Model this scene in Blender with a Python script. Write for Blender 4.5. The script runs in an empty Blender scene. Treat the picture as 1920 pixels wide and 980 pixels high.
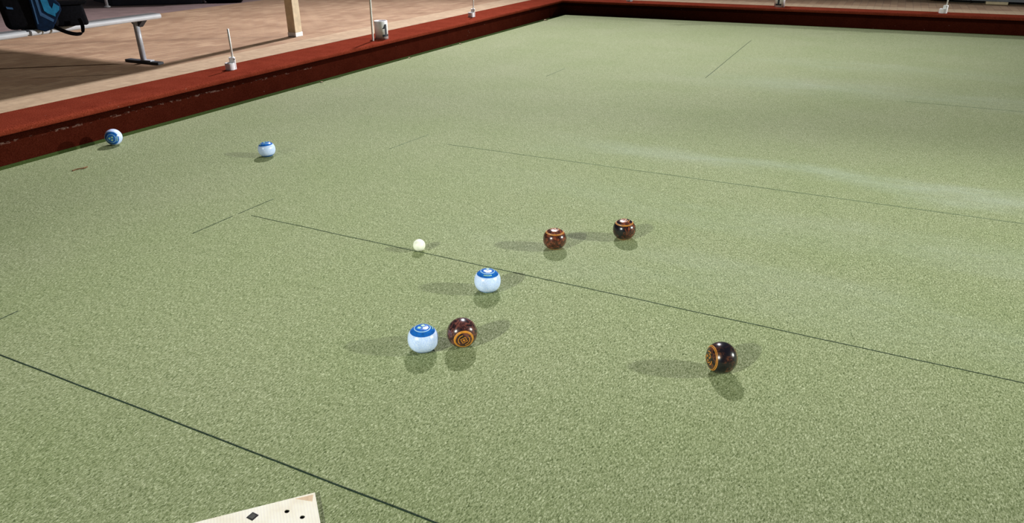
import bpy, bmesh, math, random
from mathutils import Vector, Matrix, noise
random.seed(7)
S = bpy.context.scene
COL = S.collection
R = math.radians

# ------------------------------------------------------------------ camera
cam_data = bpy.data.cameras.new('camera')
cam_data.sensor_fit = 'HORIZONTAL'
cam_data.sensor_width = 36.0
cam_data.lens = 36.0 * 1358.58 / 1920.0
cam_data.clip_end = 200
cam = bpy.data.objects.new('camera', cam_data)
COL.objects.link(cam)
cr = Vector((0.89652251, 0.44297596, -0.00443716))
cu = Vector((-0.18613447, 0.38576197, 0.90362695))
cf = Vector((-0.4019967, 0.80929599, -0.42829739))
m3 = Matrix((cr, cu, -cf)).transposed()
cam.matrix_world = Matrix.Translation((0, 0, 1.59968)) @ m3.to_4x4()
S.camera = cam

# ------------------------------------------------------------------ night sky, floodlights, exposure
S.view_settings.view_transform = 'Standard'
S.view_settings.look = 'None'
S.view_settings.exposure = 0.0
S.view_settings.gamma = 1.0
S.view_settings.use_curve_mapping = False
W = bpy.data.worlds.new('night_sky')
S.world = W
W.use_nodes = True
W.node_tree.nodes['Background'].inputs[0].default_value = (0.80, 0.88, 1.0, 1)
W.node_tree.nodes['Background'].inputs[1].default_value = 0.06

def floodlight(name, loc, aim, watts, colour, half, blend, radius):
    d = bpy.data.lights.new(name, 'SPOT')
    d.energy = watts
    d.color = colour
    d.spot_size = R(half * 2)
    d.spot_blend = blend
    d.shadow_soft_size = radius
    o = bpy.data.objects.new(name, d)
    o.location = loc
    o.rotation_euler = (Vector(aim) - Vector(loc)).to_track_quat('-Z', 'Y').to_euler()
    COL.objects.link(o)
    return o

# four floodlight masts round the green, none of them in the picture
floodlight('corner_floodlight', (-7.3, 15.6, 11.0), (-2.3, 1.8, 0), 12500, (1.00, 0.96, 1.05), 50, 1.0, 0.24)
floodlight('clubhouse_floodlight', (-5.6, -12.0, 7.2), (-0.3, 4.7, 0), 11700, (0.98, 1.03, 0.91), 14, 1.0, 0.20)
floodlight('side_floodlight', (20.0, 10.0, 8.0), (-0.5, 3.9, 0), 27000, (0.98, 1.03, 0.93), 6.8, 1.0, 0.32)
floodlight('opposite_floodlight', (24.0, 30.0, 8.6), (-7.3, 6.6, 0.4), 66000, (1.0, 1.0, 1.0), 7.5, 1.0, 0.30)

# ------------------------------------------------------------------ helpers
def tag(o, label=None, cat=None, group=None, kind=None):
    if label: o['label'] = label
    if cat: o['category'] = cat
    if group: o['group'] = group
    if kind: o['kind'] = kind
    return o

def empty(name, loc=(0, 0, 0), rot=None):
    o = bpy.data.objects.new(name, None)
    o.empty_display_size = 0.1
    o.location = loc
    if rot is not None: o.rotation_euler = rot
    COL.objects.link(o)
    return o

def link(name, bm, m, parent=None, smooth=False, bevel=0.0, segs=2, subsurf=0):
    bmesh.ops.recalc_face_normals(bm, faces=bm.faces)
    me = bpy.data.meshes.new(name)
    bm.to_mesh(me)
    bm.free()
    if smooth:
        for f in me.polygons: f.use_smooth = True
    me.materials.append(m)
    o = bpy.data.objects.new(name, me)
    COL.objects.link(o)
    if parent is not None: o.parent = parent
    if bevel > 0:
        b = o.modifiers.new('edge', 'BEVEL')
        b.width = bevel
        b.segments = segs
        b.limit_method = 'ANGLE'
        b.angle_limit = R(35)
    if subsurf:
        s = o.modifiers.new('round', 'SUBSURF')
        s.levels = subsurf
        s.render_levels = subsurf
    return o

def box(bm, lo, hi, M=None):
    x0, y0, z0 = lo
    x1, y1, z1 = hi
    vs = [bm.verts.new(Vector(v) if M is None else M @ Vector(v)) for v in
          ((x0, y0, z0), (x1, y0, z0), (x1, y1, z0), (x0, y1, z0), (x0, y0, z1), (x1, y0, z1), (x1, y1, z1), (x0, y1, z1))]
    for f in ((0, 3, 2, 1), (4, 5, 6, 7), (0, 1, 5, 4), (1, 2, 6, 5), (2, 3, 7, 6), (3, 0, 4, 7)):
        bm.faces.new([vs[i] for i in f])

def tube(bm, p0, p1, r0, r1=None, n=20, caps=True):
    r1 = r0 if r1 is None else r1
    p0, p1 = Vector(p0), Vector(p1)
    q = (p1 - p0).to_track_quat('Z', 'Y').to_matrix()
    rings = []
    for p, r in ((p0, r0), (p1, r1)):
        rings.append([bm.verts.new(p + q @ Vector((r * math.cos(2 * math.pi * i / n), r * math.sin(2 * math.pi * i / n), 0))) for i in range(n)])
    for i in range(n):
        j = (i + 1) % n
        bm.faces.new((rings[0][i], rings[0][j], rings[1][j], rings[1][i]))
    if caps:
        bm.faces.new(rings[0][::-1])
        bm.faces.new(rings[1])

def lathe(bm, prof, n=48, closed_top=True, closed_bottom=True):
    """prof: list of (r, z) from bottom to top, turned about Z"""
    rows = []
    for r, z in prof:
        if r < 1e-6:
            rows.append([bm.verts.new((0, 0, z))])
        else:
            rows.append([bm.verts.new((r * math.cos(2 * math.pi * i / n), r * math.sin(2 * math.pi * i / n), z)) for i in range(n)])
    for a, b in zip(rows, rows[1:]):
        for i in range(n):
            j = (i + 1) % n
            if len(a) == 1 and len(b) == 1: continue
            if len(a) == 1: bm.faces.new((a[0], b[j], b[i]))
            elif len(b) == 1: bm.faces.new((a[i], a[j], b[0]))
            else: bm.faces.new((a[i], a[j], b[j], b[i]))

def prism(bm, pts, lo, hi, M=None):
    """pts: polygon in x,y extruded in z from lo to hi"""
    T = (lambda v: Vector(v)) if M is None else (lambda v: M @ Vector(v))
    a = [bm.verts.new(T((x, y, lo))) for x, y in pts]
    b = [bm.verts.new(T((x, y, hi))) for x, y in pts]
    n = len(pts)
    bm.faces.new(a[::-1])
    bm.faces.new(b)
    for i in range(n):
        j = (i + 1) % n
        bm.faces.new((a[i], a[j], b[j], b[i]))

def ribbon(bm, pts, w, t, side):
    """flat webbing along pts; side(i) is its width direction"""
    P = [Vector(p) for p in pts]
    rings = []
    for i, p in enumerate(P):
        d = (P[min(i + 1, len(P) - 1)] - P[max(i - 1, 0)]).normalized()
        s = Vector(side)
        s = (s - d * s.dot(d)).normalized()
        nn = d.cross(s)
        rings.append([bm.verts.new(p + s * a * w / 2 + nn * b * t / 2) for a, b in ((-1, -1), (1, -1), (1, 1), (-1, 1))])
    for a, b in zip(rings, rings[1:]):
        for i in range(4):
            j = (i + 1) % 4
            bm.faces.new((a[i], a[j], b[j], b[i]))
    bm.faces.new(rings[0][::-1])
    bm.faces.new(rings[-1])

def smooth_path(pts, n=6):
    P = [Vector(p) for p in pts]
    out = []
    for i in range(len(P) - 1):
        p0, p1, p2, p3 = P[max(i - 1, 0)], P[i], P[i + 1], P[min(i + 2, len(P) - 1)]
        for k in range(n):
            t = k / n
            out.append(0.5 * ((2 * p1) + (p2 - p0) * t + (2 * p0 - 5 * p1 + 4 * p2 - p3) * t * t + (3 * p1 - p0 - 3 * p2 + p3) * t ** 3))
    out.append(P[-1])
    return out

def copy_tree(o, parent=None):
    c = o.copy()
    COL.objects.link(c)
    if parent is not None: c.parent = parent
    for ch in list(o.children):
        copy_tree(ch, c)
    return c

# ------------------------------------------------------------------ materials
class Mat:
    def __init__(self, name, rough=0.6, spec=0.5, metal=0.0):
        self.m = bpy.data.materials.new(name)
        self.m.use_nodes = True
        self.nt = self.m.node_tree
        self.b = self.nt.nodes['Principled BSDF']
        self.b.inputs['Roughness'].default_value = rough
        self.b.inputs['Specular IOR Level'].default_value = spec
        self.b.inputs['Metallic'].default_value = metal
        self.tc = None
    def n(self, typ, **kw):
        x = self.nt.nodes.new(typ)
        for k, v in kw.items(): setattr(x, k, v)
        return x
    def l(self, a, b): self.nt.links.new(a, b)
    def coord(self, scale=(1, 1, 1), rot=(0, 0, 0), loc=None):
        if self.tc is None: self.tc = self.n('ShaderNodeTexCoord')
        mp = self.n('ShaderNodeMapping')
        mp.inputs['Scale'].default_value = scale
        mp.inputs['Rotation'].default_value = rot
        if loc is not None: mp.inputs['Location'].default_value = loc
        self.l(self.tc.outputs['Object'], mp.inputs['Vector'])
        return mp.outputs['Vector']
    def noise(self, vec, scale, detail=2, rough=0.5, dist=0.0):
        x = self.n('ShaderNodeTexNoise')
        x.inputs['Scale'].default_value = scale
        x.inputs['Detail'].default_value = detail
        x.inputs['Roughness'].default_value = rough
        x.inputs['Distortion'].default_value = dist
        self.l(vec, x.inputs['Vector'])
        return x.outputs['Fac']
    def ramp(self, fac, stops, interp='LINEAR'):
        x = self.n('ShaderNodeValToRGB')
        x.color_ramp.interpolation = interp
        e = x.color_ramp.elements
        while len(e) < len(stops): e.new(0.5)
        for el, (p, c) in zip(e, stops):
            el.position = p
            el.color = (*c, 1) if len(c) == 3 else c
        self.l(fac, x.inputs['Fac'])
        return x.outputs['Color']
    def mix(self, fac, a, b, mode='MIX'):
        x = self.n('ShaderNodeMix', data_type='RGBA', blend_type=mode)
        for s, v in ((x.inputs[0], fac), (x.inputs[6], a), (x.inputs[7], b)):
            if isinstance(v, (int, float)): s.default_value = v
            elif isinstance(v, tuple): s.default_value = (*v, 1) if len(v) == 3 else v
            else: self.l(v, s)
        return x.outputs[2]
    def math(self, op, a, b=0.0, clamp=False):
        x = self.n('ShaderNodeMath', operation=op)
        x.use_clamp = clamp
        for s, v in ((x.inputs[0], a), (x.inputs[1], b)):
            if isinstance(v, (int, float)): s.default_value = v
            else: self.l(v, s)
        return x.outputs[0]
    def colour(self, c):
        if isinstance(c, tuple): self.b.inputs['Base Color'].default_value = (*c, 1)
        else: self.l(c, self.b.inputs['Base Color'])
        return self
    def bump(self, h, strength=0.3, dist=0.002):
        x = self.n('ShaderNodeBump')
        x.inputs['Strength'].default_value = strength
        x.inputs['Distance'].default_value = dist
        self.l(h, x.inputs['Height'])
        self.l(x.outputs['Normal'], self.b.inputs['Normal'])
        return self

def plain(name, c, rough=0.5, spec=0.5, metal=0.0, vary=0.08, scale=30.0, bump=0.0):
    m = Mat(name, rough, spec, metal)
    f = m.noise(m.coord(), scale, 3)
    lo = tuple(max(0, x * (1 - vary)) for x in c)
    hi = tuple(min(1, x * (1 + vary)) for x in c)
    m.colour(m.ramp(f, [(0.3, lo), (0.7, hi)]))
    if bump: m.bump(f, bump)
    return m.m

def green_material():
    m = Mat('green_carpet', 0.85, 0.18)
    # short curly pile: tufts leaning three ways, broken up by a coarser patch
    a = m.noise(m.coord((1.0, 0.42, 1), (0, 0, R(25))), 185, 2.0, 0.62, 0.5)
    b = m.noise(m.coord((1.0, 0.42, 1), (0, 0, R(-38))), 175, 2.0, 0.62, 0.5)
    sel = m.noise(m.coord(), 95, 1)
    sel = m.ramp(sel, [(0.44, (0, 0, 0)), (0.56, (1, 1, 1))])
    tuft = m.mix(sel, a, b)
    fine = m.noise(m.coord((1, 1, 1), (0, 0, R(70))), 330, 2, 0.6)
    tuft = m.math('ADD', m.math('MULTIPLY', tuft, 0.78), m.math('MULTIPLY', fine, 0.22))
    base = m.ramp(tuft, [(0.34, (0.060, 0.082, 0.026)), (0.46, (0.192, 0.228, 0.102)),
                         (0.55, (0.292, 0.330, 0.178)), (0.68, (0.560, 0.590, 0.385))])
    # paler worn strips where bowls have run, alongside the rink lines
    sep = m.n('ShaderNodeSeparateXYZ')
    m.l(m.tc.outputs['Object'], sep.inputs[0])
    wob = m.noise(m.coord((0.5, 1.2, 1)), 1.4, 4, 0.6)
    yy = m.math('ADD', sep.outputs['Y'], m.math('MULTIPLY', m.math('SUBTRACT', wob, 0.5), 0.9))
    total = None
    for c0, wd, am in ((5.15, 0.30, 1.0), (4.15, 0.28, 0.5), (3.25, 0.35, 0.45), (8.2, 0.6, 0.55), (9.6, 0.4, 0.3)):
        k = m.math('DIVIDE', m.math('ABSOLUTE', m.math('SUBTRACT', yy, c0)), wd)
        k = m.math('MULTIPLY', m.math('SUBTRACT', 1.0, k, True), am)
        total = k if total is None else m.math('MAXIMUM', total, k)
    xr = m.math('MULTIPLY', m.math('ADD', sep.outputs['X'], 2.6), 0.55, True)
    total = m.math('MULTIPLY', total, xr)
    w1 = m.noise(m.coord((0.35, 1.6, 1)), 2.2, 4, 0.6)
    total = m.math('MULTIPLY', total, m.ramp(w1, [(0.35, (0.15, 0.15, 0.15)), (0.62, (1, 1, 1))]))
    col = m.mix(m.math('MULTIPLY', total, 0.42), base, (0.37, 0.43, 0.35))
    p1 = m.noise(m.coord(), 1.1, 4, 0.6)
    patch = m.ramp(p1, [(0.3, (0.93, 0.96, 0.89)), (0.7, (1.05, 1.03, 1.07))])
    col = m.mix(1.0, col, patch, 'MULTIPLY')
    p2 = m.noise(m.coord(), 22, 3, 0.6)
    col = m.mix(1.0, col, m.ramp(p2, [(0.3, (0.91, 0.92, 0.89)), (0.7, (1.08, 1.07, 1.09))]), 'MULTIPLY')
    m.colour(col)
    m.bump(tuft, 0.8, 0.007)
    return m.m

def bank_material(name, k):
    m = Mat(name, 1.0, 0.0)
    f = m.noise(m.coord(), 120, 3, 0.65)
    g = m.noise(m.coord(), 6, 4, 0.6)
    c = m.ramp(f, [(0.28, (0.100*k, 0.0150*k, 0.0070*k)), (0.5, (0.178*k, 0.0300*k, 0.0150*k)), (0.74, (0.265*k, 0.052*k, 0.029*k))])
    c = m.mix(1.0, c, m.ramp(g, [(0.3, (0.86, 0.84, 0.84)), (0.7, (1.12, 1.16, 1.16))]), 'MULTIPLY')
    # pale lint caught along the seam and scattered over the pile
    sep = m.n('ShaderNodeSeparateXYZ')
    m.l(m.tc.outputs['Object'], sep.inputs[0])
    band = m.math('LESS_THAN', m.math('ABSOLUTE', m.math('SUBTRACT', sep.outputs['Z'], 0.148)), 0.009)
    sp = m.noise(m.coord((1, 0.5, 1)), 30, 3, 0.7)
    spk = m.ramp(sp, [(0.52, (0, 0, 0)), (0.66, (1, 1, 1))])
    v = m.n('ShaderNodeTexVoronoi')
    v.inputs['Scale'].default_value = 9
    m.l(m.coord(), v.inputs['Vector'])
    dots = m.math('LESS_THAN', v.outputs['Distance'], 0.055)
    lint = m.math('MAXIMUM', m.math('MULTIPLY', m.math('MULTIPLY', band, spk), m.math('LESS_THAN', sep.outputs['Y'], 6.2)), m.math('MULTIPLY', dots, 0.55), True)
    c = m.mix(m.math('MULTIPLY', lint, 0.30), c, (0.42, 0.30, 0.25))
    m.colour(c)
    m.bump(f, 0.6, 0.006)
    return m.m

def paver_material():
    m = Mat('brick_paving', 0.85, 0.2)
    vec = m.coord((1, 1, 1), (0, 0, R(90)))
    br = m.n('ShaderNodeTexBrick')
    br.offset = 0.5
    br.inputs['Scale'].default_value = 1.0
    br.inputs['Brick Width'].default_value = 0.23
    br.inputs['Row Height'].default_value = 0.115
    br.inputs['Mortar Size'].default_value = 0.0045
    br.inputs['Mortar Smooth'].default_value = 0.3
    br.inputs['Bias'].default_value = 0.0
    br.inputs['Color1'].default_value = (0.400, 0.270, 0.165, 1)
    br.inputs['Color2'].default_value = (0.315, 0.198, 0.118, 1)
    br.inputs['Mortar'].default_value = (0.26, 0.175, 0.12, 1)
    m.l(vec, br.inputs['Vector'])
    f = m.noise(m.coord(), 1.6, 4, 0.6)
    c = m.mix(1.0, br.outputs['Color'], m.ramp(f, [(0.3, (0.84, 0.80, 0.76)), (0.7, (1.16, 1.16, 1.14))]), 'MULTIPLY')
    f2 = m.noise(m.coord(), 60, 4, 0.65)
    c = m.mix(1.0, c, m.ramp(f2, [(0.3, (0.9, 0.9, 0.9)), (0.7, (1.1, 1.1, 1.1))]), 'MULTIPLY')
    m.colour(c)
    inv = m.math('SUBTRACT', 1.0, br.outputs['Fac'])
    m.bump(inv, 0.4, 0.003)
    return m.m

def header_material():
    m = Mat('beige_header_pavers', 0.85, 0.2)
    br = m.n('ShaderNodeTexBrick')
    br.offset = 0.5
    br.inputs['Scale'].default_value = 1.0
    br.inputs['Brick Width'].default_value = 0.23
    br.inputs['Row Height'].default_value = 0.115
    br.inputs['Mortar Size'].default_value = 0.003
    br.inputs['Color1'].default_value = (0.47, 0.345, 0.215, 1)
    br.inputs['Color2'].default_value = (0.42, 0.300, 0.185, 1)
    br.inputs['Mortar'].default_value = (0.34, 0.25, 0.16, 1)
    m.l(m.coord((1, 1, 1), (0, 0, R(90))), br.inputs['Vector'])
    f = m.noise(m.coord(), 14, 4, 0.6)
    c = m.mix(1.0, br.outputs['Color'], m.ramp(f, [(0.3, (0.88, 0.87, 0.86)), (0.7, (1.1, 1.1, 1.1))]), 'MULTIPLY')
    m.colour(c)
    m.bump(m.math('SUBTRACT', 1.0, br.outputs['Fac']), 0.3, 0.002)
    return m.m

def blue_white_material():
    m = Mat('pale_blue_bowl', 0.28, 0.5)
    f = m.noise(m.coord(), 180, 2, 0.6)
    g = m.noise(m.coord(), 40, 3, 0.6)
    c = m.ramp(f, [(0.36, (0.46, 0.60, 0.94)), (0.6, (0.64, 0.74, 0.98))])
    c = m.mix(1.0, c, m.ramp(g, [(0.3, (0.93, 0.95, 0.97)), (0.7, (1.05, 1.03, 1.02))]), 'MULTIPLY')
    m.colour(c)
    return m.m

def brown_material(name, dark, mid, red, seed, blackness, tilt=(0, 0, 0)):
    m = Mat(name, 0.24, 0.5)
    v = m.coord((1, 1, 1), tilt, (seed, seed * 0.7, seed * 1.3))
    f = m.noise(v, 48, 4, 0.65, 1.0)
    c = m.ramp(f, [(0.38, dark), (0.49, mid), (0.60, red)])
    g = m.noise(v, 16, 2, 0.5, 0.4)
    k = m.ramp(g, [(blackness - 0.06, (1, 1, 1)), (blackness + 0.06, (0, 0, 0))])
    c = m.mix(k, c, (0.006, 0.005, 0.009))
    m.colour(c)
    m.b.inputs['Coat Weight'].default_value = 0.3
    m.b.inputs['Coat Roughness'].default_value = 0.08
    return m.m

def mat_rubber():
    m = Mat('cream_ribbed_rubber', 0.6, 0.3)
    w = m.n('ShaderNodeTexWave', wave_type='BANDS', bands_direction='X')
    w.inputs['Scale'].default_value = 36
    m.l(m.coord(), w.inputs['Vector'])
    f = m.noise(m.coord(), 9, 4, 0.6)
    c = m.ramp(f, [(0.32, (0.74, 0.66, 0.52)), (0.46, (0.82, 0.77, 0.64)), (0.7, (0.88, 0.86, 0.77))])
    c = m.mix(m.math('MULTIPLY', w.outputs['Fac'], 0.10), c, (0.55, 0.48, 0.38))
    m.colour(c)
    m.bump(w.outputs['Fac'], 0.25, 0.002)
    return m.m

M_green = green_material()
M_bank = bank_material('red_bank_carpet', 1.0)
M_bank_upper_shade = bank_material('red_carpet_deep_shade', 0.12)  # same carpet, deeper shade under the nose painted into the colour
M_bank_face_shade = bank_material('red_carpet_face_shade', 0.25)  # same carpet darkened: the shade on the face is in the colour
M_paver = paver_material()
M_header = header_material()
M_ditch = plain('ditch_carpet_in_shade', (0.045, 0.068, 0.018), 0.95, 0.1, vary=0.3, scale=150, bump=0.4)  # carpet of the green, darkened to carry the shade in the ditch
M_concrete = plain('pink_grey_concrete', (0.235, 0.165, 0.150), 0.9, 0.2, vary=0.15, scale=5)
M_thread = plain('dark_green_thread', (0.018, 0.034, 0.022), 0.9, 0.1, vary=0.5, scale=90)
M_thread_mid = plain('grey_green_thread', (0.055, 0.078, 0.050), 0.9, 0.1, vary=0.5, scale=40)
M_thread_faint = plain('faded_green_thread', (0.150, 0.195, 0.120), 0.9, 0.1, vary=0.3, scale=20)
M_bowl_white = blue_white_material()
M_disc_blue = plain('royal_blue_disc', (0.010, 0.115, 0.44), 0.22, 0.5, vary=0.25, scale=60)
M_pale_ring = plain('pale_blue_ring', (0.30, 0.52, 0.72), 0.3, 0.5)
M_emblem_green = plain('pale_green_emblem', (0.36, 0.60, 0.38), 0.35, 0.5, vary=0.2, scale=120)
M_orange = plain('orange_engraving', (0.56, 0.22, 0.025), 0.4, 0.5, vary=0.2, scale=90)
M_jack = plain('cream_white_jack', (0.86, 0.86, 0.74), 0.45, 0.5, vary=0.03)
M_white = plain('white_plastic', (0.86, 0.86, 0.86), 0.5, 0.5, vary=0.05)
M_offwhite = plain('offwhite_rod', (0.84, 0.83, 0.78), 0.5, 0.5, vary=0.08)
M_black_paint = plain('black_numeral', (0.010, 0.014, 0.022), 0.5, 0.4)
M_alu = plain('brushed_aluminium', (0.62, 0.63, 0.66), 0.5, 0.4, metal=0.0, vary=0.05, scale=12)
M_galv = plain('galvanised_leg', (0.46, 0.47, 0.50), 0.4, 0.5, metal=0.1, vary=0.1)
M_dark_foot = plain('dark_grey_foot', (0.035, 0.038, 0.045), 0.6, 0.4, vary=0.2)
M_cream = plain('cream_painted_post', (0.66, 0.54, 0.36), 0.6, 0.3, vary=0.14, scale=14)
M_roof = plain('shelter_roof_sheet', (0.30, 0.28, 0.25), 0.6, 0.3)
M_black_cloth = plain('black_nylon', (0.0045, 0.0045, 0.007), 0.85, 0.12, vary=0.4, scale=60, bump=0.1)
M_navy_cloth = plain('navy_nylon', (0.003, 0.016, 0.050), 0.7, 0.15, vary=0.3, scale=40)
M_blue_cloth = plain('bright_blue_panel', (0.020, 0.23, 0.46), 0.6, 0.25, vary=0.2, scale=30)
M_blue_trim = plain('slate_blue_trim', (0.05, 0.13, 0.28), 0.6, 0.2, vary=0.2)
M_navy_paint = plain('dark_navy_cladding', (0.014, 0.018, 0.030), 0.5, 0.4, vary=0.2, scale=6)
M_rubber = mat_rubber()
M_stain = plain('tan_worn_corner', (0.62, 0.46, 0.31), 0.7, 0.2, vary=0.15, scale=60)
M_black = plain('black_parts_and_shade', (0.012, 0.011, 0.010), 0.7, 0.3)  # also used for the painted shade under the low step
M_steel = plain('dull_steel', (0.06, 0.062, 0.05), 0.5, 0.4, metal=0.2, vary=0.4, scale=90)
M_grey_step = plain('grey_painted_step', (0.16, 0.17, 0.20), 0.6, 0.3, vary=0.15, scale=4)
M_twig = plain('dry_brown_twig', (0.16, 0.075, 0.035), 0.8, 0.2, vary=0.3)
M_leaf = plain('pale_dry_leaf', (0.42, 0.30, 0.20), 0.8, 0.2, vary=0.25, scale=90)

# ------------------------------------------------------------------ the setting
def edgeL(y): return -5.427 + (y - 2.79) * 0.01623      # left edge of the green
def edgeF(x): return 12.83 + (x + 5.264) * 0.0495       # far edge of the green
CORN = (-5.264, 12.83)
XR = 14.0
YN = -6.0

# green
bm = bmesh.new()
prism(bm, [(edgeL(YN), YN), (XR, YN), (XR, edgeF(XR)), CORN], -0.09, 0.0)
tag(link('bowling_green', bm, M_green), 'flat pale green synthetic bowling green carpet', 'green', kind='structure')

def sweep(bm, prof, back_l=None):
    """L-shaped sweep: near left end, the corner, far right end.  prof: (offset behind the edge, z, offset for the far run)"""
    secs = []
    for y in (YN, 0.0, 3.0, 6.0, 9.0):
        secs.append([(edgeL(y) - w, y, z) for w, z, _ in prof])
    secs.append([(CORN[0] - w, CORN[1] + wf, z) for w, z, wf in prof])
    for x in (-2.0, 2.0, 6.0, XR):
        secs.append([(x, edgeF(x) + wf, z) for _, z, wf in prof])
    rows = [[bm.verts.new(v) for v in s] for s in secs]
    for a, b in zip(rows, rows[1:]):
        for i in range(len(prof) - 1):
            bm.faces.new((a[i], a[i + 1], b[i + 1], b[i]))
    return rows

# ditch: same carpet turned up against the bank, its shade put into the colour
bm = bmesh.new()
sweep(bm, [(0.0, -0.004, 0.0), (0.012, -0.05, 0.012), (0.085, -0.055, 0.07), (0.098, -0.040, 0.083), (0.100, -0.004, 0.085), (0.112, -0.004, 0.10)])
tag(link('ditch', bm, M_ditch), 'narrow shaded ditch lined with green carpet, coloured dark for its shade', 'ditch', kind='structure')

# red carpeted bank: rounded nose over a set-back face
def bank_profile():
    pr = [(0.30, -0.06, 0.22), (0.108, -0.06, 0.092), (0.106, 0.0, 0.092), (0.112, 0.07, 0.098), (0.118, 0.150, 0.104), (0.132, 0.200, 0.116)]
    # nose
    cx, cz, r = 0.122, 0.222, 0.025
    for k in range(9):
        a = R(-75 + k * 20)
        w = cx - r * math.cos(a)
        z = cz + r * math.sin(a)
        pr.append((w, z, w - 0.022))
    pr += [(0.16, 0.2478, 0.125), (0.26, 0.249, 0.17), (0.42, 0.2495, 0.25), (0.60, 0.2495, 0.42), (0.62, 0.247, 0.44), (0.62, -0.06, 0.44)]
    return pr
bm = bmesh.new()
BP = bank_profile()
rows = sweep(bm, BP)
bm.faces.ensure_lookup_table()
for i, f in enumerate(bm.faces): f.material_index = (1 if i % (len(BP) - 1) < 4 else 2 if i % (len(BP) - 1) < 7 else 0)  # face strips take the copies with shade painted in
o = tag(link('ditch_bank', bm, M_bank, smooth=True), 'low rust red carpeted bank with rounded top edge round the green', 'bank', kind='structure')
o.data.materials.append(M_bank_face_shade)
o.data.materials.append(M_bank_upper_shade)

# paving: beige header course along the bank, brown brick behind, concrete further off
ZP = 0.25
bm = bmesh.new()
def backL(y): return edgeL(y) - 0.60
def backF(x): return edgeF(x) + 0.42
cb = (CORN[0] - 0.60, CORN[1] + 0.42)
hw = 0.46
ch = (cb[0] - hw, cb[1] + hw)
def quad(bm, pts, lo, hi): prism(bm, pts, lo, hi)
quad(bm, [(backL(YN) - hw, YN), (backL(YN), YN), cb, ch], 0.05, ZP)
quad(bm, [ch, cb, (XR, backF(XR)), (XR, backF(XR) + hw)], 0.05, ZP)
tag(link('header_course', bm, M_header), 'pale beige paver strip running along the red bank', 'paving', kind='structure')
bm = bmesh.new()
quad(bm, [(-10.4, YN), (backL(YN) - hw, YN), ch, (XR, backF(XR) + hw), (XR, 26), (-10.4, 26)], 0.05, ZP - 0.001)
tag(link('brick_paving', bm, M_paver), 'brown brick paving behind the beige paver strip', 'paving', kind='structure')
bm = bmesh.new()
quad(bm, [(-26, YN), (-10.4, YN), (-10.4, 26), (-26, 26)], 0.05, ZP - 0.002)
tag(link('concrete_apron', bm, M_concrete), 'pinkish grey concrete beyond the brick paving', 'paving', kind='structure')

# ------------------------------------------------------------------ rink lines: dark threads laid on the green
def thread(a, b, w, mat, label, wob=0.0015):
    a, b = Vector(a), Vector(b)
    n = max(2, int((b - a).length / 0.06))
    d = (b - a).normalized()
    s = Vector((-d.y, d.x))
    bm = bmesh.new()
    rings = []
    for i in range(n + 1):
        p = a.lerp(b, i / n)
        k = p + s * (noise.noise(Vector((p.x * 4, p.y * 4, 3.3))) * wob * 2)
        hw_ = w / 2 * (1 + 0.25 * noise.noise(Vector((p.x * 25, p.y * 25, 9.1))))
        rings.append([bm.verts.new((k.x + s.x * e, k.y + s.y * e, z)) for e, z in ((-hw_, -0.0005), (-hw_ * 0.6, 0.0022), (hw_ * 0.6, 0.0022), (hw_, -0.0005))])
    for r0, r1 in zip(rings, rings[1:]):
        for i in range(3):
            bm.faces.new((r0[i], r0[i + 1], r1[i + 1], r1[i]))
        bm.faces.new((r0[3], r0[0], r1[0], r1[3]))
    bm.faces.new(rings[0][::-1])
    bm.faces.new(rings[-1])
    o = link('rink_line', bm, mat, smooth=True)
    return tag(o, label, 'line', 'thread lines on the green')

thread((-3.24, 1.318), (9.0, 1.350), 0.0056, M_thread, 'thick dark line nearest the camera crossing the lower left of the green')
thread((-3.186, 2.920), (9.0, 2.862), 0.0036, M_thread_mid, 'long dark line running past the white jack and right of the blue bowls')
thread((-3.284, 2.569), (-3.281, 2.862), 0.0036, M_thread_mid, 'short dark cross line at the left end of the long line, nearer half')
thread((-3.279, 2.905), (-3.268, 3.194), 0.0036, M_thread_mid, 'short dark cross line at the left end of the long line, farther half')
thread((-3.285, 1.02), (-3.283, 1.58), 0.0036, M_thread_mid, 'short dark line cut by the left edge of the picture')
thread((-1.671, 8.173), (-1.690, 11.116), 0.0062, M_thread_mid, 'single dark slanting line on the far green near the back bank')
thread((-3.290, 7.517), (-3.284, 8.045), 0.0060, M_thread_faint, 'faint short line on the far green beside the left bank')
thread((-2.902, 4.720), (9.0, 4.815), 0.0048, M_thread_faint, 'faint long line crossing the middle of the green behind the brown bowls')
thread((-3.242, 4.42), (-3.190, 4.90), 0.0046, M_thread_faint, 'faint short cross line between the far blue bowl and the middle of the green')
thread((0.30, 7.853), (4.0, 7.80), 0.0055, M_thread_faint, 'faint line on the far right of the green')

# ------------------------------------------------------------------ bowls
A_EQ, C_POL, SQ = 0.0625, 0.0560, 2.0 / 2.22
def bowl_pt(th, off=0.0):
    """profile point (r, z) at polar angle th from the +axis"""
    def at(t):
        t = min(max(t, 0.0), math.pi)
        sn, cs = math.sin(t), math.cos(t)
        z = C_POL * abs(cs) ** SQ
        if z > 0.0528: z = 0.0528 + (z - 0.0528) * 0.4      # flattened crown
        return Vector((A_EQ * max(sn, 0.0) ** SQ, math.copysign(z, cs)))
    p, d = at(th), at(th + 0.002) - at(th - 0.002)
    n = Vector((-d.y, d.x)).normalized()
    if th < 0.003: n = Vector((0, 1))
    if th > math.pi - 0.003: n = Vector((0, -1))
    return p.x + n.x * off, p.y + n.y * off

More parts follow.
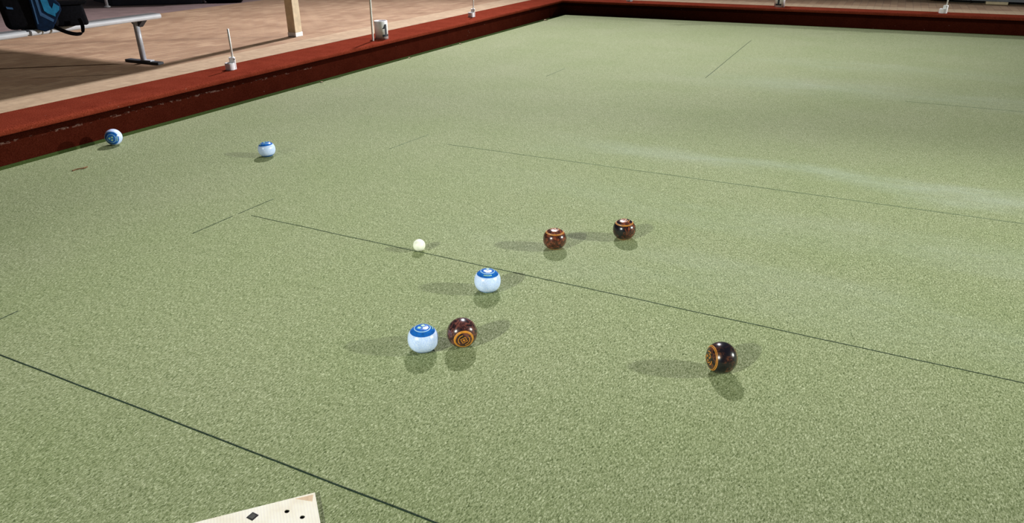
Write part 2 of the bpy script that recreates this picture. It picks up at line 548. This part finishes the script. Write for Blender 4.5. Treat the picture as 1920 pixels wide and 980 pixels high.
def zone(bm, t0, t1, off=0.0, n=64, m=12, lip=None):
    prof = []
    for i in range(m + 1):
        th = t0 + (t1 - t0) * i / m
        r, z = bowl_pt(th, off)
        prof.append((max(r, 0.0), z))
    if lip is not None:
        prof = [bowl_pt(t0, lip)] * (t0 > 1e-4) + prof + [bowl_pt(t1, lip)] * (t1 < math.pi - 1e-4)
    lathe(bm, prof[::-1], n)

def ridge(bm, t0, t1, off, sink=0.0012, n=64, m=4):
    """raised closed band between polar angles"""
    prof = [bowl_pt(t0, -sink)]
    for i in range(m + 1): prof.append(bowl_pt(t0 + (t1 - t0) * i / m, off))
    prof.append(bowl_pt(t1, -sink))
    lathe(bm, prof[::-1], n)

def pad(bm, poly, off, sink=0.001, pole=1):
    """small raised patch whose outline is given as (polar angle, azimuth)"""
    top, bot = [], []
    for th, az in poly:
        for lst, of in ((top, off), (bot, -sink)):
            r, z = bowl_pt(th, of)
            lst.append(bm.verts.new((r * math.cos(az), r * math.sin(az), z * pole)))
    bm.faces.new(top)
    bm.faces.new(bot[::-1])
    for i in range(len(poly)):
        j = (i + 1) % len(poly)
        bm.faces.new((top[i], bot[i], bot[j], top[j]))

def arc_pad(bm, t0, t1, a0, a1, off, pole=1, steps=None):
    steps = steps or max(2, int(abs(a1 - a0) / R(8)))
    for i in range(steps):
        b0 = a0 + (a1 - a0) * i / steps
        b1 = a0 + (a1 - a0) * (i + 1) / steps
        pad(bm, [(t0, b0), (t1, b0), (t1, b1), (t0, b1)], off, pole=pole)

def place(o, pos, axis, spin=0.0):
    z = Vector(axis).normalized()
    q = z.to_track_quat('Z', 'Y')
    o.rotation_mode = 'QUATERNION'
    from mathutils import Quaternion
    o.rotation_quaternion = q @ Quaternion((0, 0, 1), spin)
    o.location = pos

# blue bowl: pale body, a blue disc at each end with a pale ring and a green emblem
def make_blue_bowl():
    root = empty('lawn_bowl')
    bm = bmesh.new(); zone(bm, R(52), R(128), 0, m=26); link('body', bm, M_bowl_white, root, True)
    for pole in (1, -1):
        bm = bmesh.new()
        prof = []
        zone(bm, 0.0, R(52.6), 0.0002, m=18)
        if pole < 0: bmesh.ops.scale(bm, vec=(1, 1, -1), verts=bm.verts)
        disc = tag(link('disc', bm, M_disc_blue, root, True), 'royal blue disc')
        bm = bmesh.new(); ridge(bm, R(27), R(30.5), 0.0006)
        if pole < 0: bmesh.ops.scale(bm, vec=(1, 1, -1), verts=bm.verts)
        link('ring', bm, M_pale_ring, disc, True)
        bm = bmesh.new()
        for k in range(3):      # small leaf-like strokes round the middle
            a = R(90 + 120 * k)
            pad(bm, [(R(3), a), (R(12), a - R(38)), (R(18), a), (R(12), a + R(38))], 0.0006, pole=pole)
        link('emblem', bm, M_emblem_green, disc)
        bm = bmesh.new()
        for k in range(5):      # worn lettering: too small to read
            a = R(-114 + 11 * k)
            arc_pad(bm, R(36.5), R(41.5), a, a + R(8.5), 0.0006, pole=pole)
        link('lettering', bm, M_emblem_green, disc)
    return root

BLUE = [((-1.453, 2.107, 0.0541), (0.0, 0.0, 1.0), R(-40), 'pale blue and white bowl standing beside a brown bowl, nearest of the blue bowls'),
        ((-1.462, 2.682, 0.0542), (0.02, 0.03, 1.0), R(-120), 'pale blue and white bowl standing alone below the white jack, blue disc upward'),
        ((-3.955, 3.872, 0.0545), (-0.07, -0.03, 1.0), R(30), 'pale blue and white bowl standing alone on the far left of the green'),
        ((-5.263, 3.588, 0.0625), (0.58, -0.815, 0.03), R(80), 'pale blue and white bowl on its side against the red bank, blue disc facing out')]
proto = None
for pos, axis, spin, lab in BLUE:
    if proto is None:
        proto = o = make_blue_bowl()
    else:
        o = copy_tree(proto)
    place(o, pos, axis, spin)
    tag(o, lab, 'bowl', 'pale blue lawn bowls')

# brown bowl: mottled body, fine double ring one end, broad ring with an emblem the other
def make_brown_bowl(mat):
    root = empty('lawn_bowl')
    bm = bmesh.new(); zone(bm, 0.0, math.pi, 0, m=56); link('body', bm, mat, root, True)
    for t0, t1 in ((41.0, 43.6), (46.0, 49.2)):
        bm = bmesh.new(); ridge(bm, R(t0), R(t1), 0.0004); tag(link('ring', bm, M_orange, root, True), 'orange engraved ring')
    bm = bmesh.new()
    for k in range(3):
        a = R(30 + 120 * k)
        arc_pad(bm, R(13), R(16), a, a + R(70), 0.0004)
        arc_pad(bm, R(21), R(24), a + R(40), a + R(95), 0.0004)
        pad(bm, [(R(3), a), (R(9), a - R(25)), (R(12), a + R(6)), (R(8), a + R(30))], 0.0004)
    tag(link('emblem', bm, M_orange, root), 'orange engraved emblem')
    bm = bmesh.new(); ridge(bm, R(180 - 38.5), R(180 - 29.0), 0.0004); tag(link('ring', bm, M_orange, root, True), 'orange engraved ring')
    bm = bmesh.new()
    q = [R(0), R(90), R(180), R(270)]
    for i in range(4):          # a diamond with a centre, inside a broken ring
        a, b = q[i], q[(i + 1) % 4]
        pad(bm, [(R(13.5), a), (R(10), a), (R(10), b if b > a else b + 2 * math.pi), (R(13.5), b if b > a else b + 2 * math.pi)], 0.0006, pole=-1)
    pad(bm, [(R(4.5), R(45 + 90 * k)) for k in range(4)], 0.0006, pole=-1)
    arc_pad(bm, R(18), R(21), R(-60), R(60), 0.0004, pole=-1)
    arc_pad(bm, R(18), R(21), R(120), R(240), 0.0004, pole=-1)
    tag(link('emblem', bm, M_orange, root), 'orange engraved emblem')
    return root

B1 = brown_material('mottled_plum_brown', (0.012, 0.007, 0.009), (0.052, 0.018, 0.018), (0.17, 0.055, 0.042), 3.1, 0.36)
B2 = brown_material('mottled_black_brown', (0.007, 0.006, 0.009), (0.020, 0.010, 0.010), (0.12, 0.040, 0.020), 8.2, 0.50)
B3 = brown_material('mottled_red_brown', (0.014, 0.007, 0.006), (0.058, 0.015, 0.009), (0.175, 0.044, 0.021), 5.7, 0.36)
B4 = brown_material('mottled_dark_brown', (0.010, 0.006, 0.007), (0.048, 0.014, 0.010), (0.20, 0.050, 0.022), 12.4, 0.50)
ax866 = Vector((0.618, -0.781, -0.092))
BROWN = [(B1, (-1.326, 2.205, 0.0625), tuple(-ax866), R(20), 'brown mottled bowl beside the nearest blue bowl, broad orange ring facing the camera'),
         (B2, (-0.331, 2.479, 0.0625), (-0.804, -0.588, 0.094), R(0), 'dark brown bowl lying alone on the right, orange double ring facing left'),
         (B3, (-1.371, 3.273, 0.0541), (0.0, 0.0, 1.0), R(10), 'red brown mottled bowl right of the white jack, rings upward'),
         (B4, (-1.079, 3.559, 0.0543), (-0.03, -0.05, 1.0), R(60), 'dark brown bowl farthest of the four brown bowls, rings upward')]
for mat, pos, axis, spin, lab in BROWN:
    o = make_brown_bowl(mat)
    place(o, pos, axis, spin)
    tag(o, lab, 'bowl', 'brown lawn bowls')

# jack
bm = bmesh.new()
bmesh.ops.create_uvsphere(bm, u_segments=48, v_segments=32, radius=0.0325)
o = link('jack', bm, M_jack, smooth=True)
o.location = (-2.004, 2.928, 0.0325)
tag(o, 'small cream white jack ball sitting on the dark line', 'ball')

# ------------------------------------------------------------------ delivery mat at the bottom edge
ct, st = math.cos(R(226.9)), math.sin(R(226.9))      # local x runs along the long side from the near right corner
Mm = Matrix.Translation((-1.306, 1.260, 0.0)) @ Matrix.Rotation(R(226.9), 4, 'Z')
root = empty('bowls_mat', Mm.translation, (0, 0, R(226.9)))
tag(root, 'cream ribbed rubber bowls mat with dark holes at the bottom edge', 'mat')
def to_local(x, y):
    v = Mm.inverted() @ Vector((x, y, 0))
    return v.x, v.y
LEN, WID, TH = 0.60, 0.36, 0.008
holes = [to_local(-1.329, 1.162) + (0.0075,), to_local(-1.272, 1.164) + (0.0075,)]
# mat sheet with true holes: grid strips with octagon cut-outs through a boolean-free ring build
bm = bmesh.new()
outer = [(0, 0), (LEN, 0), (LEN, WID), (0, WID)]
def loop(pts, z): return [bm.verts.new((x, y, z)) for x, y in pts]
def circ(c, n=20): return [(c[0] + c[2] * math.cos(2 * math.pi * i / n), c[1] + c[2] * math.sin(2 * math.pi * i / n)) for i in range(n)]
for z in (TH, 0.001):
    lo = loop(outer, z)
    ed = [bm.edges.new((lo[i], lo[(i + 1) % 4])) for i in range(4)]
    for h in holes:
        lh = loop(circ(h), z)
        ed += [bm.edges.new((lh[i], lh[(i + 1) % len(lh)])) for i in range(len(lh))]
    bmesh.ops.triangle_fill(bm, use_beauty=True, use_dissolve=False, edges=ed)
bm.verts.ensure_lookup_table()
nv = 4 + 20 * len(holes)
vs = list(bm.verts)
def wall(i0, n):
    for i in range(n):
        a, b = i0 + i, i0 + (i + 1) % n
        bm.faces.new((vs[a], vs[b], vs[b + nv], vs[a + nv]))
wall(0, 4)
for k in range(len(holes)): wall(4 + 20 * k, 20)
link('mat_sheet', bm, M_rubber, root, bevel=0.0)
for h in holes:
    bm = bmesh.new()
    lathe(bm, [(0.0, 0.0012), (h[2] * 0.96, 0.0012), (h[2] * 0.96, TH - 0.002), (h[2] * 0.90, TH - 0.002), (h[2] * 0.88, 0.002), (0.0, 0.002)], 20)
    o = link('hole_plug', bm, M_black, root)
    o.location = (h[0], h[1], 0)
dx, dy = to_local(-1.406, 1.101)
bm = bmesh.new()
s_ = 0.0125
prism(bm, [(-s_, -s_), (s_, -s_), (s_, s_), (-s_, s_)], TH - 0.001, TH + 0.0012)
o = link('eyelet_plate', bm, M_black, root, bevel=0.0008)
o.location = (dx, dy, 0); o.rotation_euler = (0, 0, R(40))
bm = bmesh.new(); prism(bm, [(-0.0088, -0.0088), (0.0088, -0.0088), (0.0088, 0.0088), (-0.0088, 0.0088)], TH + 0.0010, TH + 0.0018)
link('plate_face', bm, M_steel, o)
bm = bmesh.new()
prism(bm, [(0.006, 0.008), (0.060, 0.006), (0.034, 0.022), (0.012, 0.036)], TH - 0.001, TH + 0.0003)
link('worn_patch', bm, M_stain, root)

# ------------------------------------------------------------------ rink pegs and number drums on the bank
def make_peg(rod_len):
    root = empty('boundary_peg')
    bm = bmesh.new()        # low round socket in front
    lathe(bm, [(0.0, 0.0), (0.043, 0.0), (0.047, 0.006), (0.047, 0.062), (0.043, 0.070), (0.030, 0.070), (0.028, 0.058), (0.0, 0.058)], 28)
    bmesh.ops.translate(bm, vec=(-0.012, 0, 0), verts=bm.verts)
    link('socket', bm, M_white, root, False, 0.003)
    bm = bmesh.new()        # taller clip behind with a hole beside the rod
    prism(bm, [(-0.012, -0.006), (0.040, -0.006), (0.047, 0.002), (0.047, 0.040), (0.036, 0.048), (-0.012, 0.048)], 0.0, 0.118)
    clip = link('clip', bm, M_white, root, False, 0.006)
    bm = bmesh.new()
    tube(bm, (0.038, -0.0065, 0.100), (0.038, 0.01, 0.100), 0.0055, n=14)
    link('clip_hole', bm, M_black, clip)
    bm = bmesh.new()
    tube(bm, (0.024, 0.022, 0.07), (0.024, 0.022, 0.118 + rod_len), 0.0105, 0.0095, 16)
    link('rod', bm, M_offwhite, root, True)
    return root

def view_turn(x, y): return math.atan2(y, x) + R(90)     # turn a local -Y face to a point at the origin
pegs = [((-5.745, 5.330, 0.2475), view_turn(-5.745, 5.330) + R(180), 0.27, 'white rink peg with short upright rod, nearest on the left bank'),
        ((-5.632, 10.02, 0.2475), view_turn(-5.632, 10.02) + R(180), 0.40, 'white rink peg on the left bank beyond the number drum'),
        ((-4.16, 13.12, 0.2475), R(10), 0.40, 'white rink peg on the back bank near the corner, foot only in view'),
        ((0.745, 13.38, 0.2475), R(-25), 0.45, 'white rink peg on the back bank at the right, below the grey step')]
for loc, rz, rl, lab in pegs:
    o = make_peg(rl)
    o.location = loc
    o.rotation_euler = (0, 0, rz)
    tag(o, lab, 'peg', 'white rink pegs')

def make_drum(loc, face_dir, lab, r=0.082, h=0.215):
    root = empty('number_drum', loc, (0, 0, face_dir))
    bm = bmesh.new()
    lathe(bm, [(r - 0.006, 0.004), (r, 0.0), (r, h - 0.004), (r - 0.003, h), (r - 0.008, h - 0.002), (r - 0.010, 0.02), (0.0, 0.02)], 56)
    link('drum', bm, M_white, root, True, 0.0)
    bm = bmesh.new()        # the numeral 1, wrapped round the drum's front (local +X)
    def patch(u0, u1, v0, v1, u0b=None, u1b=None):
        u0b = u0 if u0b is None else u0b
        u1b = u1 if u1b is None else u1b
        n = max(2, int(abs(u1 - u0) / 0.006))
        vs0, vs1 = [], []
        for i in range(n + 1):
            t = i / n
            for lst, ua, ub, v in ((vs0, u0, u1, v0), (vs1, u0b, u1b, v1)):
                a = (ua + (ub - ua) * t) / r
                lst.append([(rr * math.cos(a), rr * math.sin(a), v) for rr in (r - 0.002, r + 0.0012)])
        A = [[bm.verts.new(q) for q in c] for c in vs0]
        B = [[bm.verts.new(q) for q in c] for c in vs1]
        for i in range(n):
            bm.faces.new((A[i][1], A[i + 1][1], B[i + 1][1], B[i][1]))
            bm.faces.new((A[i][0], A[i][1], B[i][1], B[i][0])) if i == 0 else None
            bm.faces.new((A[i][0], A[i + 1][0], A[i + 1][1], A[i][1]))
            bm.faces.new((B[i][1], B[i + 1][1], B[i + 1][0], B[i][0]))
        bm.faces.new((A[n][1], A[n][0], B[n][0], B[n][1]))
    patch(-0.0155, 0.0155, 0.055, 0.178)                       # stem
    patch(-0.048, 0.048, 0.032, 0.057)                       # foot bar
    patch(-0.052, -0.014, 0.126, 0.152, -0.022, -0.014)      # flag
    patch(-0.030, -0.014, 0.150, 0.178, -0.015, -0.012)
    tag(link('numeral', bm, M_black_paint, root), 'black numeral 1')
    return tag(root, lab, 'marker', 'white number drums')
make_drum((-5.60, 7.66, 0.2475), R(-12), 'white number 1 drum on the left bank beside a tall white rod')
make_drum((-1.64, 13.28, 0.2475), R(-96), 'white number 1 drum on the back bank, cut by the top of the picture')

bm = bmesh.new()
lathe(bm, [(0.0, 0.0), (0.011, 0.0), (0.0125, 0.004), (0.012, 1.05), (0.009, 1.06), (0.0, 1.062)], 18)
o = link('boundary_rod', bm, M_offwhite, smooth=True)
o.location = (-5.585, 7.455, 0.246)
o.rotation_euler = (0, R(0.8), 0)
tag(o, 'tall thin white rod standing on the left bank before the number drum', 'rod')

# ------------------------------------------------------------------ shelter over the bench: cream post in view, roof above the picture
root = empty('shelter', (-8.6, 3.4, ZP))
tag(root, 'cream square shelter post standing on the paving behind the bank', 'shelter')
def loc_(x, y, z): return (x + 8.6, y - 3.4, z - ZP)
for px, py in ((-6.72, 7.36), (-10.3, 2.6), (-10.3, -0.6), (-6.72, -0.6)):
    bm = bmesh.new()
    a, b = loc_(px, py, ZP), loc_(px, py, 2.62)
    box(bm, (a[0] - 0.062, a[1] - 0.062, 0.012), (a[0] + 0.062, a[1] + 0.062, b[2]))
    post = link('post', bm, M_cream, root, bevel=0.006)
    bm = bmesh.new()
    box(bm, (a[0] - 0.066, a[1] - 0.066, 0.0), (a[0] + 0.066, a[1] + 0.066, 0.052))
    tag(link('post_shoe', bm, M_white, post, bevel=0.004), 'white painted post foot')
bm = bmesh.new()
a, b = loc_(-10.6, -1.0, 2.62), loc_(-6.64, 7.44, 2.72)
box(bm, a, b)
for k in range(16):
    x = a[0] + 0.12 + k * (b[0] - a[0] - 0.24) / 15
    tube(bm, (x, a[1], b[2]), (x, b[1], b[2]), 0.03, n=10)
link('roof', bm, M_roof, root)

# ------------------------------------------------------------------ aluminium bench
BX, BZ = -6.865, 0.725
root = empty('bench', (BX, 4.0, ZP))
tag(root, 'long aluminium bench with a rounded white edge under the black bag', 'bench')
def plank(y0, y1):
    bm = bmesh.new()
    pr = []
    hwid, t = 0.080, 0.052
    for sx, a0 in ((1, -90), (-1, 90)):
        for k in range(7):
            a = R(a0 + 30 * k)
            pr.append((0.045 + sx * (hwid - t / 2) + t / 2 * math.cos(a), BZ - ZP - t / 2 + t / 2 * math.sin(a)))
    rows = [[bm.verts.new((x, y - 4.0, z)) for x, z in pr] for y in (y0, y1)]
    n = len(pr)
    for i in range(n):
        j = (i + 1) % n
        bm.faces.new((rows[0][i], rows[0][j], rows[1][j], rows[1][i]))
    bm.faces.new(rows[0][::-1]); bm.faces.new(rows[1])
    return link('seat_plank', bm, M_alu, root, bevel=0.0)
plank(4.075, 5.44)
plank(1.6, 4.035)
bm = bmesh.new()
box(bm, (-0.01, 3.98 - 4, BZ - ZP - 0.040), (0.105, 4.13 - 4, BZ - ZP - 0.012))
link('joint_sleeve', bm, M_galv, root, bevel=0.006)
for y in (5.22, 2.1):
    yl = y - 4.0
    bm = bmesh.new()
    tube(bm, (0.0, yl, 0.02), (0.0, yl, BZ - ZP - 0.046), 0.029, n=24)
    leg = link('leg', bm, M_galv, root, True)
    bm = bmesh.new()
    prism(bm, [(-0.11, 0.0), (-0.02, -0.075), (0.02, -0.075), (0.11, 0.0)], -0.03, 0.03,
          Matrix.Translation((0, yl + 0.03, BZ - ZP - 0.045)) @ Matrix.Rotation(R(90), 4, 'X'))
    link('bracket', bm, M_dark_foot, leg, bevel=0.002)
    bm = bmesh.new()
    box(bm, (-0.25, yl - 0.036, 0.0), (0.25, yl + 0.036, 0.026))
    foot = link('foot', bm, M_dark_foot, root, bevel=0.005)
    bm = bmesh.new()
    box(bm, (0.0, yl - 0.026, 0.024), (0.13, yl + 0.026, 0.036))
    link('foot_plate', bm, M_galv, foot, bevel=0.003)

# ------------------------------------------------------------------ sports bag on the bench
yaw = math.atan2(-0.534, 0.845)
root = empty('sports_bag', (-6.86 + 0.035, 4.15 + 0.052, BZ + 0.002))
root.rotation_euler = (0, 0, yaw)          # local +X looks out over the green, local +Y to the right
tag(root, 'black sports bag with bright blue panel sitting on the aluminium bench', 'bag')
def rbox(bm, s0, s1, x0, x1, z0, z1, top_s=(0, 0), top_x=(0, 0)):
    vs = []
    for z, ds, dx_ in ((z0, (0, 0), (0, 0)), (z1, top_s, top_x)):
        for x, s in ((x0 + dx_[0], s0 + ds[0]), (x1 + dx_[1], s0 + ds[0]), (x1 + dx_[1], s1 + ds[1]), (x0 + dx_[0], s1 + ds[1])):
            vs.append(bm.verts.new((x, s, z)))
    for f in ((3, 2, 1, 0), (4, 5, 6, 7), (0, 1, 5, 4), (1, 2, 6, 5), (2, 3, 7, 6), (3, 0, 4, 7)):
        bm.faces.new([vs[i] for i in f])
bm = bmesh.new()
rbox(bm, -0.24, 0.17, -0.15, 0.115, 0.0, 0.52, (-0.05, -0.02), (0.03, -0.02))
link('body', bm, M_black_cloth, root, True, 0.05, 4)
bm = bmesh.new()
rbox(bm, 0.10, 0.40, -0.12, 0.09, 0.004, 0.185, (0.0, -0.02), (0.01, -0.02))
link('end_pocket', bm, M_black_cloth, root, True, 0.025, 3)
bm = bmesh.new()
prism(bm, [(0.10, 0.183), (0.40, 0.183), (0.425, 0.203), (0.10, 0.215)], -0.10, 0.085,
      Matrix(((0, 0, 1, 0), (1, 0, 0, 0), (0, 1, 0, 0), (0, 0, 0, 1))))
link('pocket_flap', bm, M_black_cloth, root, False, 0.006)
# blue front panel and its markings: polygons in (right, up), laid on the bag's front
PX = Matrix(((0, 0, 1, 0), (1, 0, 0, 0), (0, 1, 0, 0), (0, 0, 0, 1)))
def px(pts, sc=1 / (11.26 * 211.0)):
    return [((x - 788) * sc, (640 - y) * sc * 1.06) for x, y in pts]
bm = bmesh.new(); prism(bm, px([(735, -260), (960, -200), (1270, 180), (1280, 300), (1160, 470), (1040, 650), (880, 700), (745, 640)]), 0.115, 0.134, PX)
front = link('front_panel', bm, M_navy_cloth, root, False, 0.018, 3)
bm = bmesh.new()
prism(bm, px([(940, 60), (1070, 110), (1080, 215), (1155, 350), (1140, 420), (1010, 350), (960, 300)]), 0.125, 0.1365, PX)
prism(bm, px([(1165, 165), (1255, 235), (1240, 300), (1165, 360), (1110, 275)]), 0.125, 0.1365, PX)
tag(link('blue_patch', bm, M_blue_cloth, front), 'bright blue patch')
bm = bmesh.new()
prism(bm, px([(835, -200), (895, -200), (905, 330), (1100, 475), (1075, 520), (865, 385)]), 0.125, 0.1360, PX)
prism(bm, px([(775, -200), (800, -200), (805, 540), (780, 540)]), 0.125, 0.1360, PX)
link('trim_stripe', bm, M_blue_trim, front)
loop_px = px([(1215, 470), (1270, 560), (1350, 620), (1460, 675), (1570, 712), (1660, 722), (1735, 700), (1765, 620), (1768, 520), (1745, 430)])
pts = smooth_path([(0.118 + 0.02 * math.sin(i / 9 * math.pi), y, z) for i, (y, z) in enumerate(loop_px)], 5)
pts = [Vector((p.x, p.y - 0.075, p.z - 0.025)) for p in pts]
bm = bmesh.new()
ribbon(bm, pts, 0.036, 0.006, (0.35, 0.5, 0.5))
link('strap', bm, M_black_cloth, root)
tp = px([(310, 195), (420, 215), (425, 250), (320, 235)])
bm = bmesh.new(); prism(bm, tp, 0.09, 0.116, PX)
link('logo_tab', bm, M_blue_trim, root)

# ------------------------------------------------------------------ far things along the top edge
root = empty('bar_counter', (-11.6, 9.4, ZP))
tag(root, 'dark navy angled counter at the top left behind the bench', 'counter')
fp = [(-13.3, 9.32), (-12.08, 8.80), (-10.95, 9.74), (-11.4, 10.3), (-12.2, 9.65), (-13.0, 10.0)]
bm = bmesh.new(); prism(bm, [(x + 11.6, y - 9.4) for x, y in fp], 0.0, 0.98)
link('counter_front', bm, M_navy_paint, root, bevel=0.01)
cx_, cy_ = -12.1, 9.55
bm = bmesh.new(); prism(bm, [((x - cx_) * 1.06 + cx_ + 11.6, (y - cy_) * 1.1 + cy_ - 9.4) for x, y in fp], 0.98, 1.02)
link('counter_top', bm, M_roof, root, bevel=0.006)

root = empty('sun_umbrella_pole', (-12.02, 8.66, ZP))
tag(root, 'white pole standing on the concrete in front of the dark navy counter', 'pole')
bm = bmesh.new(); lathe(bm, [(0.0, 0.0), (0.05, 0.0), (0.05, 0.012), (0.03, 0.022), (0.0, 0.022)], 24); link('base', bm, M_white, root)
bm = bmesh.new(); tube(bm, (0, 0, 0.02), (0, 0, 2.0), 0.024, n=18); link('tube', bm, M_white, root, True)

bm = bmesh.new()
box(bm, (-0.32, -0.16, 0.0), (0.32, 0.16, 0.34))
bmesh.ops.subdivide_edges(bm, edges=bm.edges, cuts=3, use_grid_fill=True)
for v in bm.verts:
    k = 1 - 0.25 * max(0, v.co.z / 0.34) ** 2
    v.co.x *= k; v.co.y *= k
    v.co += Vector((0.015 * noise.noise(v.co * 9), 0.015 * noise.noise(v.co * 9 + Vector((5, 0, 0))), 0.0))
o = link('kit_bag', bm, M_black_cloth, smooth=True, subsurf=1)
o.location = (-10.75, 10.08, ZP); o.rotation_euler = (0, 0, R(35))
tag(o, 'black kit bag on the paving right of the dark navy counter', 'bag')

root = empty('low_step', (2.2, 15.4, ZP))
tag(root, 'low grey step on cream blocks at the top right behind the back bank', 'step')
bm = bmesh.new()
prism(bm, [(-1.62, -0.16), (-1.35, -0.24), (2.4, -0.42), (2.4, 0.9), (-1.62, 0.9)], 0.042, 0.12)
link('slab', bm, M_grey_step, root, bevel=0.008)
for x in (-0.60, 1.4):
    bm = bmesh.new(); box(bm, (x - 0.16, -0.32, 0.0), (x + 0.16, 0.4, 0.043))
    link('block', bm, M_cream, root, bevel=0.006)
bm = bmesh.new(); prism(bm, [(-1.30, -0.12), (2.4, -0.26), (2.4, 0.8), (-1.30, 0.8)], 0.0, 0.041)
link('shade_fill', bm, M_black, root)  # solid black fill painted in as the shade beneath the slab

# ------------------------------------------------------------------ small things by the ditch
bm = bmesh.new()
pts = [(-0.055, 0.0, 0.004), (-0.02, 0.006, 0.006), (0.02, -0.003, 0.005), (0.055, 0.006, 0.004)]
for a, b in zip(pts, pts[1:]): tube(bm, a, b, 0.0045, 0.0035, 8)
tube(bm, (0.0, 0.001, 0.005), (0.03, -0.018, 0.004), 0.003, 0.002, 8)
o = link('twig', bm, M_twig)
o.location = (-4.94, 3.06, 0.0); o.rotation_euler = (0, 0, R(80))
tag(o, 'dry brown twig on the green below the blue bowl at the bank', 'twig')

def leaf(loc, rz, sz, lab):
    bm = bmesh.new()
    n = 7
    up, dn = [], []
    for i in range(n + 1):
        t = i / n
        w = math.sin(math.pi * t) ** 0.8 * 0.38
        z = 0.10 * math.sin(math.pi * t)
        up.append([bm.verts.new(((t - 0.5) * sz, w * sz * k, (z + 0.12 * abs(k)) * sz + 0.001)) for k in (-1, 0, 1)])
        dn.append([bm.verts.new(((t - 0.5) * sz, w * sz * k, (z + 0.12 * abs(k)) * sz)) for k in (-1, 0, 1)])
    for rows in (up, dn):
        for a, b in zip(rows, rows[1:]):
            for k in range(2): bm.faces.new((a[k], a[k + 1], b[k + 1], b[k]))
    bmesh.ops.remove_doubles(bm, verts=bm.verts, dist=0.0002)
    o = link('dry_leaf', bm, M_leaf, smooth=True)
    o.location = loc; o.rotation_euler = (0, 0, rz)
    tag(o, lab, 'leaf', 'dry leaves along the left ditch')
for y, rz, sz, lab in ((6.18, 0.3, 0.04, 'tiny pale leaf at the ditch edge nearest below the number drum'),
                       (7.85, 1.2, 0.04, 'tiny pale leaf at the ditch edge just beyond the number drum'),
                       (9.10, 2.0, 0.045, 'tiny pale leaf at the ditch edge between drum and farther peg'),
                       (11.95, 0.8, 0.07, 'pale leaf at the far end of the left ditch by the corner')):
    leaf((edgeL(y) + 0.012, y, 0.0), rz, sz, lab)
